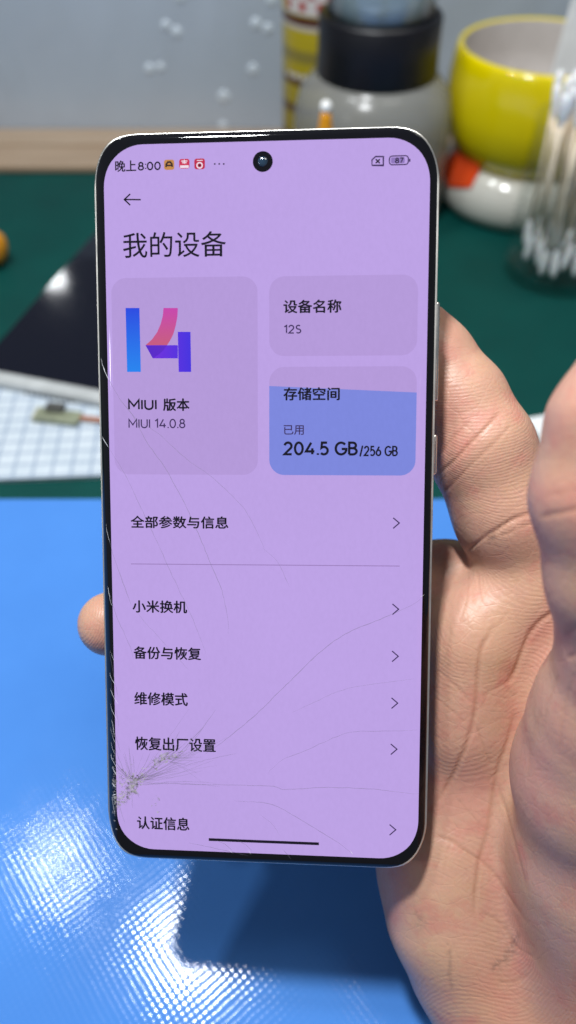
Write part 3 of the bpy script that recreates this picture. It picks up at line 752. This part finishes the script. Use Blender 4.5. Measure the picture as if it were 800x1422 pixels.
# fine lines all over the palm, running with and across the main folds
fr_ = np.random.default_rng(5)
for _ in range(190):
    x, y = fr_.uniform(600, 770), fr_.uniform(500, 1400); a = math.radians(fr_.choice([100, 78, 35, -30, -45]) + fr_.normal(0, 14)); L_ = fr_.uniform(14, 62)
    if y < 740: a = math.radians(-42 + fr_.normal(0, 8)) if fr_.random() < 0.6 else math.radians(50 + fr_.normal(0, 12))
    c_ = fr_.normal(0, 0.12)
    CREASES.append(([(x, y), (x + 0.5 * L_ * math.cos(a), y + 0.5 * L_ * math.sin(a)), (x + L_ * math.cos(a + c_), y + L_ * math.sin(a + c_))], fr_.uniform(0.45, 0.7), fr_.uniform(0.03, 0.14), (150, 400)))
for _ in range(26):
    x, y = fr_.uniform(720, 800), fr_.uniform(540, 1300); a = math.radians(fr_.choice([95, 5, -12]) + fr_.normal(0, 12)); L_ = fr_.uniform(20, 60)
    CREASES.append(([(x, y), (x + L_ * math.cos(a), y + L_ * math.sin(a))], 0.6, fr_.uniform(0.03, 0.12), (90, 150)))
for pts, wd, dp, (d0, d1) in CREASES:
    sel, ds, tp = line_dist(smooth_line(pts, 14, 0.8), d0, d1)
    ends = np.clip(np.minimum(tp, 1 - tp) * 7, 0.0, 1)
    g_ = np.exp(-(ds / (wd * 0.45)) ** 2) * ends
    disp[sel] -= 0.25 * dp * g_ + (0.12 if dp > 0.35 else 0.0) * dp * np.exp(-(ds / (wd * 2.6)) ** 2) * ends
    crease[sel] = np.maximum(crease[sel], g_ * min(1.0, dp * 1.3))
def wobble(sc_, seed):
    r = np.random.default_rng(seed); s = np.zeros(len(co))
    for _ in range(7):
        d = r.normal(0, 1, 3); d /= np.linalg.norm(d); s += np.sin(co @ d * 2 * math.pi / (sc_ * r.uniform(0.7, 1.4)) + r.uniform(0, 6.28))
    return s / 7
disp += 0.42 * wobble(26, 1) + 0.07 * wobble(10, 2)
# keep the phone side and the hidden side untouched by the swelling
co2 = co + nr * disp[:, None]
stain = np.zeros(len(co))
for pts, wd, am in (([(688, 1344), (698, 1336), (706, 1326), (712, 1312), (716, 1300)], 1.0, 0.75), ([(580, 1270), (586, 1280), (582, 1286)], 1.0, 0.5), ([(622, 1312), (626, 1330), (624, 1352), (628, 1372)], 0.45, 0.5),
                    ([(681, 748), (686, 745)], 0.5, 0.9), ([(678, 757), (680, 754)], 0.3, 0.7), ([(705, 1275), (700, 1300)], 2.0, 0.25), ([(636, 1110), (640, 1114)], 0.4, 0.5)):
    sel, ds, tp = line_dist(pts, 150, 400)
    stain[sel] = np.maximum(stain[sel], am * np.exp(-(ds / wd) ** 2))
world = cam_to_world(co2)
hc = np.array([70.0, 90.0, 60.0])
me.vertices.foreach_set('co', ((world - hc) * MM).ravel())
me.flip_normals(); me.update()
for nm, arr in (('crease', crease), ('stain', stain), ('along', np.clip((co[:, 2] - 100) / 100, 0, 1))):
    at_ = me.attributes.new(nm, 'FLOAT', 'POINT'); at_.data.foreach_set('value', arr.astype(np.float32))
me.polygons.foreach_set('use_smooth', [True] * len(me.polygons))

t = NT('skin'); v = t.coord()
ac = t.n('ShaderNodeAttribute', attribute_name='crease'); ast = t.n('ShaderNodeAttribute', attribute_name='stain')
n1 = t.noise(v, 55, 5, 0.6, 0.6); n2 = t.noise(v, 130, 4, 0.6); n3 = t.noise(v, 700, 4, 0.6); n4 = t.noise(v, 34, 3)
base = t.ramp(n1, [(0.30, (0.52, 0.31, 0.195, 1)), (0.5, (0.54, 0.30, 0.21, 1)), (0.70, (0.55, 0.26, 0.195, 1))])
base = t.mix(t.math('MULTIPLY', t.ramp(n4, [(0.5, (0, 0, 0, 1)), (0.75, (1, 1, 1, 1))]), 0.5), base, (0.53, 0.345, 0.195, 1))
base = t.mix(t.math('MULTIPLY', t.ramp(n2, [(0.52, (0, 0, 0, 1)), (0.8, (1, 1, 1, 1))]), 0.95), base, (0.52, 0.185, 0.145, 1))
base = t.mix(t.math('MULTIPLY', t.ramp(n3, [(0.45, (0, 0, 0, 1)), (0.75, (1, 1, 1, 1))]), 0.3), base, (0.47, 0.25, 0.18, 1))
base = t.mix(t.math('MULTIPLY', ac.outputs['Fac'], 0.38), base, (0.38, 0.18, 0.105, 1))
sb = t.math('MULTIPLY', ast.outputs['Fac'], t.ramp(t.noise(v, 900, 3), [(0.35, (0, 0, 0, 1)), (0.6, (1, 1, 1, 1))]))
base = t.mix(t.math('MULTIPLY', sb, 0.6), base, (0.10, 0.07, 0.06, 1))
# ridges of the skin: bent fine lines, and cross-hatched fine wrinkles
vo = t.n('ShaderNodeMapping'); vo.inputs['Location'].default_value = (0.018, -0.012, 0.03); t.l(v, vo.inputs[0])
wv = t.n('ShaderNodeTexWave', wave_type='RINGS', rings_direction='SPHERICAL'); t.l(vo.outputs[0], wv.inputs['Vector'])
wv.inputs['Scale'].default_value = 590; wv.inputs['Distortion'].default_value = 22.0; wv.inputs['Detail'].default_value = 2.0; wv.inputs['Detail Scale'].default_value = 0.09
vor = t.n('ShaderNodeTexVoronoi', feature='DISTANCE_TO_EDGE'); vor.inputs['Scale'].default_value = 640; t.l(v, vor.inputs['Vector'])
vor2 = t.n('ShaderNodeTexVoronoi', feature='DISTANCE_TO_EDGE'); vor2.inputs['Scale'].default_value = 190; t.l(t.coord(scale=(1, 1.9, 1.3), rot=(0.4, 0.2, 0.7)), vor2.inputs['Vector'])
line2 = t.math('MINIMUM', vor2.outputs['Distance'], 0.07)
nb = t.bump(t.math('MULTIPLY', wv.outputs['Fac'], t.ramp(t.noise(v, 48, 2), [(0.38, (0.12, 0.12, 0.12, 1)), (0.62, (1, 1, 1, 1))])), 0.30, 0.00011)
nb = t.bump(t.math('MINIMUM', vor.outputs['Distance'], 0.25), 0.2, 0.0003, nb)
nb = t.bump(line2, 0.22, 0.0016, nb)
nb = t.bump(n3, 0.3, 0.0003, nb)
t.set(Base_Color=base, Roughness=t.math('MULTIPLY_ADD', n2, 0.40, 0.24), Specular_IOR_Level=0.36, Normal=nb,
      Subsurface_Weight=0.2, Subsurface_Radius=(1.0, 0.36, 0.2), Subsurface_Scale=0.003)
me.name = 'hand'; me.materials.clear(); me.materials.append(t.m)
hand = bpy.data.objects.new('hand', me); COL.objects.link(hand); hand.location = Vector(hc) * MM
tag(hand, 'bare right hand, palm up, holding the cracked smartphone from behind', 'hand')

# ------------------------------------------------------------------ black tablet, grid pad and bits on the left
ang = math.atan2(131.0, 36.5) - math.pi / 2
tab = empty('tablet', (-154.9, 297.4, -1.0), (0, 0, ang))
M_SLAB = NT('black_glass'); M_SLAB.set(Base_Color=(0.004, 0.005, 0.012, 1), Specular_IOR_Level=0.4, Roughness=M_SLAB.math('MULTIPLY_ADD', M_SLAB.noise(M_SLAB.coord(), 30, 4), 0.05, 0.045)); M_SLAB = M_SLAB.m
M_SILVER = plain('tablet_side', (0.42, 0.44, 0.44, 1), 0.4, 0.0, 0.15, 90)
from_bm('body', box_bm((110, 166, 7.4), 1.6, 3, (55, 77, 3.7)), M_SILVER, tab, True)
from_bm('screen', box_bm((108.4, 158.4, 1.2), 0.3, 2, (55, 80.2, 7.75)), M_SLAB, tab)
for k in range(9):
    from_bm('speaker_slot', box_bm((1.5, 0.6, 2.0), 0.2, 1, (30 + k * 3.0, -6.1, 3.8)), plain('slot_dark', (0.05, 0.05, 0.05, 1), 0.6) if k == 0 else bpy.data.materials['slot_dark'], tab)
tag(tab, 'black glass tablet with silver edge lying askew left of the phone', 'tablet')

t = NT('grid_paper'); v = t.coord(); sp = t.n('ShaderNodeSeparateXYZ'); t.l(v, sp.inputs[0])
def grid_line(o, per, wd):
    m_ = t.math('MODULO', t.math('ADD', o, 10.0), per); return t.math('LESS_THAN', t.math('ABSOLUTE', t.math('SUBTRACT', m_, per / 2)), wd)
ln = t.math('MAXIMUM', grid_line(sp.outputs[0], 0.0085, 0.0006), grid_line(sp.outputs[1], 0.0075, 0.0006))
pf = t.noise(v, 60, 4)
t.set(Base_Color=t.mix(t.math('MULTIPLY', ln, 0.7), t.ramp(pf, [(0.3, (0.46, 0.53, 0.59, 1)), (0.7, (0.55, 0.61, 0.66, 1))]), (0.17, 0.24, 0.36, 1)), Roughness=0.5)
pad = empty('grid_pad', (-130, 226.0, -1.0), (0, 0, 0.055))
M_PAGE = plain('page_edge', (0.70, 0.73, 0.75, 1), 0.7, 0.0, 0.1, 400)
from_bm('page_block', box_bm((150, 84, 2.2), 0.2, 1, (-12, 42.3, 1.15)), M_PAGE, pad)
from_bm('top_sheet', box_bm((150.4, 84.4, 0.25), 0.1, 1, (-12, 42.3, 2.4)), t.m, pad)
tag(pad, 'white pad of grid-ruled paper partly under the black tablet', 'notepad')

con = empty('ribbon_connector', (-108.5, 265.5, 1.7), (0, 0, -0.16))
M_OLIVE = plain('olive_board', (0.20, 0.22, 0.15, 1), 0.4, 0.0, 0.3, 200)
from_bm('board', box_bm((22, 8.5, 2.6), 0.5, 2, (0, 0, 1.3)), M_OLIVE, con)
from_bm('plug', box_bm((9, 5.0, 3.0), 0.6, 2, (-2, 3.6, 3.6)), plain('plug_dark', (0.06, 0.06, 0.055, 1), 0.4), con)
from_bm('ribbon', box_bm((13, 3.0, 0.6), 0.2, 1, (16.5, 1.0, 1.6)), plain('ribbon_copper', (0.36, 0.16, 0.10, 1), 0.4), con)
from_bm('edge_strip', box_bm((1.2, 8.8, 2.9), 0.3, 1, (-11.2, 0, 1.35)), plain('strip_pale', (0.55, 0.55, 0.48, 1), 0.4), con)
tag(con, 'small olive connector board lying at the edge of the black tablet', 'connector')

# orange-handled screwdriver reaching in from the left
scd = empty('screwdriver', (-172.5, 404, 10.5), (0, math.radians(90), math.radians(160)))
M_OR = plain('orange_grip', (0.72, 0.30, 0.02, 1), 0.35, 0.0, 0.15, 60); M_BK = plain('black_grip', (0.02, 0.02, 0.022, 1), 0.5)
V, Fc = lathe([(0, -6), (6, -5.6), (9.2, -3.2), (10.8, 1), (11.2, 8), (10, 22), (8.6, 36), (9.6, 52), (9.0, 66), (5, 72), (0, 72)], 40)
mesh_obj('handle', V, Fc, M_OR, scd, True)
for k in range(8):
    a = k * math.pi / 4; bm = box_bm((1.6, 3.0, 34), 0.7, 2, (0, 0, 0)); o = from_bm('grip_rib', bm, M_BK, scd)
    o.location = Vector((10.2 * math.cos(a), 10.2 * math.sin(a), 24)) * MM; o.rotation_euler = (0, 0, a)
V, Fc = lathe([(0, 70), (2.6, 70), (2.6, 150), (1.2, 158), (0, 158)], 20); mesh_obj('shaft', V, Fc, M_FRAME, scd, True)
tag(scd, 'orange screwdriver handle at the left edge of the picture', 'screwdriver')

# ------------------------------------------------------------------ pump bottle
BX, BY = 51.0, 476.0
bot = empty('pump_bottle', (BX, BY, -1.0))
t = NT('milky_plastic'); v = t.coord(scale=(1, 1, 3))
t.set(Base_Color=t.ramp(t.noise(v, 9, 3), [(0.3, (0.26, 0.26, 0.235, 1)), (0.7, (0.34, 0.34, 0.315, 1))]), Roughness=0.22, IOR=1.45, Alpha=0.62)
V, Fc = lathe([(0, 0), (40, 0), (45, 1.5), (47, 5), (47.5, 12), (47.5, 52), (46.8, 62), (44, 72), (38, 79), (34, 82), (33.5, 86), (0, 86)], 72)
mesh_obj('body', V, Fc, t.m, bot, True)
V, Fc = lathe([(33.6, 80.6), (34.6, 81.2), (34.8, 83), (34.2, 94), (34.2, 110), (33.2, 111.5), (29.5, 111.5), (29.5, 100)], 72)
mesh_obj('collar', V, Fc, plain('collar_plastic', (0.003, 0.003, 0.006, 1), 0.4), bot, True)
def thin_clear(name, tint, lo_, rough):
    t = NT(name); tr = t.n('ShaderNodeBsdfTransparent'); tr.inputs[0].default_value = tint
    gl_ = t.n('ShaderNodeBsdfGlossy'); gl_.inputs['Roughness'].default_value = rough
    lw = t.n('ShaderNodeLayerWeight'); lw.inputs[0].default_value = 0.25
    mx = t.n('ShaderNodeMixShader'); t.l(t.math('MULTIPLY_ADD', lw.outputs['Facing'], 0.24, lo_), mx.inputs[0])
    t.l(tr.outputs[0], mx.inputs[1]); t.l(gl_.outputs[0], mx.inputs[2]); t.l(mx.outputs[0], t.out.inputs[0]); return t.m
M_CLEAR = thin_clear('clear_plastic', (0.80, 0.84, 0.86, 1), 0.06, 0.12)
V, Fc = lathe([(29.0, 104), (29.6, 112), (30, 140), (28, 150), (0, 150), (0, 148.6), (27, 148.6), (28.6, 140), (28.4, 112), (28.0, 104)], 64)
mesh_obj('cap', V, Fc, M_CLEAR, bot, True)
V, Fc = lathe([(0, 108), (26, 108), (26, 118), (20, 121), (8, 122), (8, 136), (0, 136)], 48)
mesh_obj('pump_top', V, Fc, plain('pump_grey', (0.32, 0.35, 0.37, 1), 0.4), bot, True)
tag(bot, 'milky pump bottle with black collar and clear cap behind the phone', 'bottle')

# slim amber tool with a white ball end standing in front of the bottle
amb = empty('amber_tool', (19.2, 402, -1.0))
t = NT('amber_plastic'); t.set(Base_Color=(0.72, 0.30, 0.015, 1), Roughness=0.15, IOR=1.4); M_AMB = t.m
V, Fc = lathe([(0, 0), (8.5, 0), (9, 1), (9, 6), (5, 8), (4.9, 20), (4.9, 70), (4.3, 76), (3.0, 85), (2.4, 88), (0, 88)], 28); mesh_obj('stem', V, Fc, M_AMB, amb, True)
V, Fc = lathe([(0, 86.5), (1.8, 87), (2.8, 88.6), (3.0, 90), (2.6, 91.8), (1.4, 92.9), (0, 93.1)], 24); mesh_obj('ball_tip', V, Fc, plain('white_ball', (0.85, 0.85, 0.83, 1), 0.15), amb, True)
tag(amb, 'slim amber upright tool with a white ball tip before the bottle', 'tool')

# ------------------------------------------------------------------ yellow labelled spray can
can = empty('spray_can', (24.0, 548, -1.0))
t = NT('can_label'); v = t.coord(); sp = t.n('ShaderNodeSeparateXYZ'); t.l(v, sp.inputs[0])
mr = t.n('ShaderNodeMapRange'); mr.inputs[1].default_value = 0.0; mr.inputs[2].default_value = 0.16; t.l(sp.outputs[2], mr.inputs[0])
YL, BR = (0.52, 0.40, 0.02, 1), (0.10, 0.035, 0.02, 1)
rp = t.n('ShaderNodeValToRGB'); rp.color_ramp.interpolation = 'CONSTANT'; e = rp.color_ramp.elements
stops = [(0.0, (0.07, 0.06, 0.03, 1)), (0.16, YL), (0.24, BR), (0.27, YL), (0.345, BR), (0.37, YL), (0.43, (0.30, 0.24, 0.05, 1)), (0.475, YL), (0.545, (0.55, 0.5, 0.42, 1)), (0.56, BR), (0.59, YL)]
while len(e) < len(stops): e.new(0.5)
for k, (p_, c_) in enumerate(stops): e[k].position = p_; e[k].color = c_
t.l(mr.outputs[0], rp.inputs[0]); t.set(Base_Color=rp.outputs[0], Roughness=0.3)
V, Fc = lathe([(0, 0), (26, 0), (27.5, 1.5), (27.5, 148), (26, 152), (14, 160), (0, 160)], 56); mesh_obj('body', V, Fc, t.m, can, True)
def patch(name, z0, z1, a0, a1, mat, r=27.75):
    n = 10; V = []
    for k in range(n + 1):
        a = math.radians(a0 + (a1 - a0) * k / n); V += [(r * math.cos(a), r * math.sin(a), z0), (r * math.cos(a), r * math.sin(a), z1)]
    return mesh_obj(name, V, [(2 * k, 2 * k + 2, 2 * k + 3, 2 * k + 1) for k in range(n)], mat, can, True)
M_LRED = plain('label_red', (0.42, 0.05, 0.04, 1), 0.4); M_LWH = plain('label_white', (0.62, 0.58, 0.55, 1), 0.4)
patch('label_panel', 96, 112, 205, 285, M_LWH)
for k in range(6): patch('label_mark', 98 + (k % 2) * 6.5, 103 + (k % 2) * 6.5, 208 + k * 12, 217 + k * 12, M_LRED, 27.9)
for k in range(5): patch('label_mark', 60, 63, 210 + k * 13, 219 + k * 13, M_LWH, 27.9)
V, Fc = lathe([(14, 158), (15, 160), (15, 182), (13, 185), (0, 185)], 40); mesh_obj('cap', V, Fc, M_LWH, can, True)
tag(can, 'yellow and brown labelled can standing behind the pump bottle', 'can')

# ------------------------------------------------------------------ yellow and white ceramic pot
pot = empty('ceramic_pot', (150, 486, -1.0))
def glaze(name, c):
    t = NT(name); v = t.coord(); f = t.noise(v, 14, 4)
    t.set(Base_Color=t.ramp(f, [(0.3, tuple(x * 0.88 for x in c[:3]) + (1,)), (0.7, c)]), Roughness=0.16, Coat_Weight=0.4, Normal=t.bump(t.noise(v, 30, 2), 0.08, 0.003)); return t.m
M_YEL, M_CER, M_ORG = glaze('yellow_glaze', (0.80, 0.64, 0.0, 1)), glaze('white_glaze', (0.66, 0.64, 0.57, 1)), glaze('orange_glaze', (0.72, 0.07, 0.012, 1))
t = NT('bare_inside'); t.set(Base_Color=t.ramp(t.noise(t.coord(), 20, 4), [(0.3, (0.50, 0.46, 0.43, 1)), (0.7, (0.62, 0.58, 0.55, 1))]), Roughness=0.5); M_INS = t.m
V, Fc = lathe([(0, 0), (40, 0), (47, 2), (50.5, 8), (51.5, 16), (50, 24), (46, 30), (40, 33), (0, 33)], 72); mesh_obj('base', V, Fc, M_CER, pot, True)
V, Fc = lathe([(36, 30), (42, 33), (47.5, 40), (52, 50), (54, 62), (53.8, 76), (52.6, 86), (51.8, 90), (50.8, 92), (49.2, 92.4), (47.8, 91.4)], 72); mesh_obj('bowl', V, Fc, M_YEL, pot, True)
V, Fc = lathe([(47.8, 91.4), (47.4, 89), (48.8, 76), (47.6, 60), (40, 46), (0, 42)], 72); mesh_obj('inside', V, Fc, M_INS, pot, True)
# orange foot-like patch on the front of the base
V = []; n = 10
for k in range(n + 1):
    a = math.radians(180 + 42 * k / n); hgt = 1.0 - abs(2 * k / n - 1) * 0.35
    for zz in np.linspace(37 - 19 * hgt, 37.5, 6):
        rr = np.interp(zz, [0, 2, 8, 16, 24, 30, 33, 36], [40, 47, 50.5, 51.5, 50, 46, 43.5, 44.5]) + 1.2
        V.append((rr * math.cos(a), rr * math.sin(a), zz))
Fc = [(k * 6 + q, (k + 1) * 6 + q, (k + 1) * 6 + q + 1, k * 6 + q + 1) for k in range(n) for q in range(5)]
mesh_obj('orange_foot', V, Fc, M_ORG, pot, True)
tag(pot, 'glossy yellow ceramic pot on a white base with an orange patch', 'pot')
spt = empty('plastic_scraper', (162, 486, 46), (math.radians(-10), math.radians(7), 0.1))
from_bm('blade', box_bm((16, 2.0, 84), 0.8, 2, (0, 0, 38)), plain('scraper_white', (0.72, 0.74, 0.74, 1), 0.4), spt)
from_bm('grip', box_bm((20, 4.5, 30), 1.4, 2, (0, 0, 94)), plain('scraper_grip', (0.66, 0.68, 0.68, 1), 0.5), spt)
tag(spt, 'flat white plastic scraper standing in the yellow pot', 'scraper')

# ------------------------------------------------------------------ glass of cotton swabs
GX, GY = 157.0, 398.0
gls = empty('glass_cup', (GX, GY, -1.0))
M_GLASS = thin_clear('cup_glass', (0.985, 0.995, 0.992, 1), 0.015, 0.06)
V, Fc = lathe([(0, 0), (28, 0), (30, 1.2), (30.6, 4), (31, 20), (31, 84), (30.7, 85.4), (29.6, 85.4), (29.2, 84), (29.2, 20), (28.6, 7), (27, 6), (0, 6)], 72)
mesh_obj('cup', V, Fc, M_GLASS, gls, True)
tag(gls, 'clear glass cup holding cotton swabs beside the yellow pot', 'cup')
M_STICK = plain('birch_stick', (0.86, 0.72, 0.54, 1), 0.6, 0.0, 0.08, 120)
t = NT('cotton'); v = t.coord(); t.set(Base_Color=(0.90, 0.90, 0.90, 1), Roughness=0.9, Normal=t.bump(t.noise(v, 1600, 5), 0.5, 0.0006), Subsurface_Weight=0.2, Subsurface_Scale=0.003); M_COT = t.m
sw = empty('cotton_swab')
LS = 94.0
V, Fc = lathe([(0, 6), (1.0, 6), (1.0, LS - 6), (0, LS - 6)], 10); mesh_obj('stick', V, Fc, M_STICK, sw, True)
tip = [(0, 0), (1.2, 0.5), (1.9, 2.2), (2.2, 5), (2.1, 9), (1.7, 13), (1.2, 15.4), (1.0, 16)]
V, Fc = lathe(tip, 14); mesh_obj('cotton_tip', V, Fc, M_COT, sw, True)
V, Fc = lathe([(r, LS - z) for r, z in reversed(tip)], 14); mesh_obj('cotton_tip', V, Fc, M_COT, sw, True)
N = 30
for k in range(N):
    o = sw if k == 0 else copy_thing(sw)
    r0 = 23.5 * math.sqrt((k + 0.5) / N); a0 = k * 2.39996
    b = np.array([r0 * math.cos(a0), r0 * math.sin(a0)])
    r1 = 25.5 * math.sqrt(rng.uniform(0.25, 1.0)); a1 = a0 + rng.normal(0, 0.55); tp = np.array([r1 * math.cos(a1), r1 * math.sin(a1)])
    lean = Vector(((tp[0] - b[0]), (tp[1] - b[1]), 78.0)).normalized()
    o.location = Vector((GX + b[0], GY + b[1], 5.6 + rng.uniform(0, 5))) * MM
    o.rotation_euler = lean.to_track_quat('Z', 'Y').to_euler()
    tag(o, 'wooden cotton swab standing among the others in the glass cup', 'cotton swab', 'cotton swabs in the glass cup')

# small scrap of white paper between forefinger and thumb
scr = tag(from_bm('paper_scrap', box_bm((34, 22, 0.5), 0.15, 1), plain('paper_white', (0.74, 0.77, 0.78, 1), 0.7)), 'small white paper scrap on the green mat behind the thumb', 'paper')
scr.location = Vector((133, 262, -0.7)) * MM; scr.rotation_euler = (0, 0, 0.25)

# lamp glints on the wall sheet, put in as pale shiny domes
M_WALL_GLINT = plain('wall_glint', (0.62, 0.70, 0.78, 1), 0.2, 0.0, 0.05, 60)
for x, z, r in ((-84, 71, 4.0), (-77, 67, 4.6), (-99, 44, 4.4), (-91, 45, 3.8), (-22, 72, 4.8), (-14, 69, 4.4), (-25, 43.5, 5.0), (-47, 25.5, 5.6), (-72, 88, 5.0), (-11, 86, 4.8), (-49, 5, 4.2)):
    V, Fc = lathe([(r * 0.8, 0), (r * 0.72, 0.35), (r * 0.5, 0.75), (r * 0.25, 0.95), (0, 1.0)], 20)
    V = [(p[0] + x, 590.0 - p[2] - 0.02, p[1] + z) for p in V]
    mesh_obj('wall_glint', V, [tuple(reversed(f)) for f in Fc], M_WALL_GLINT, wall, True)
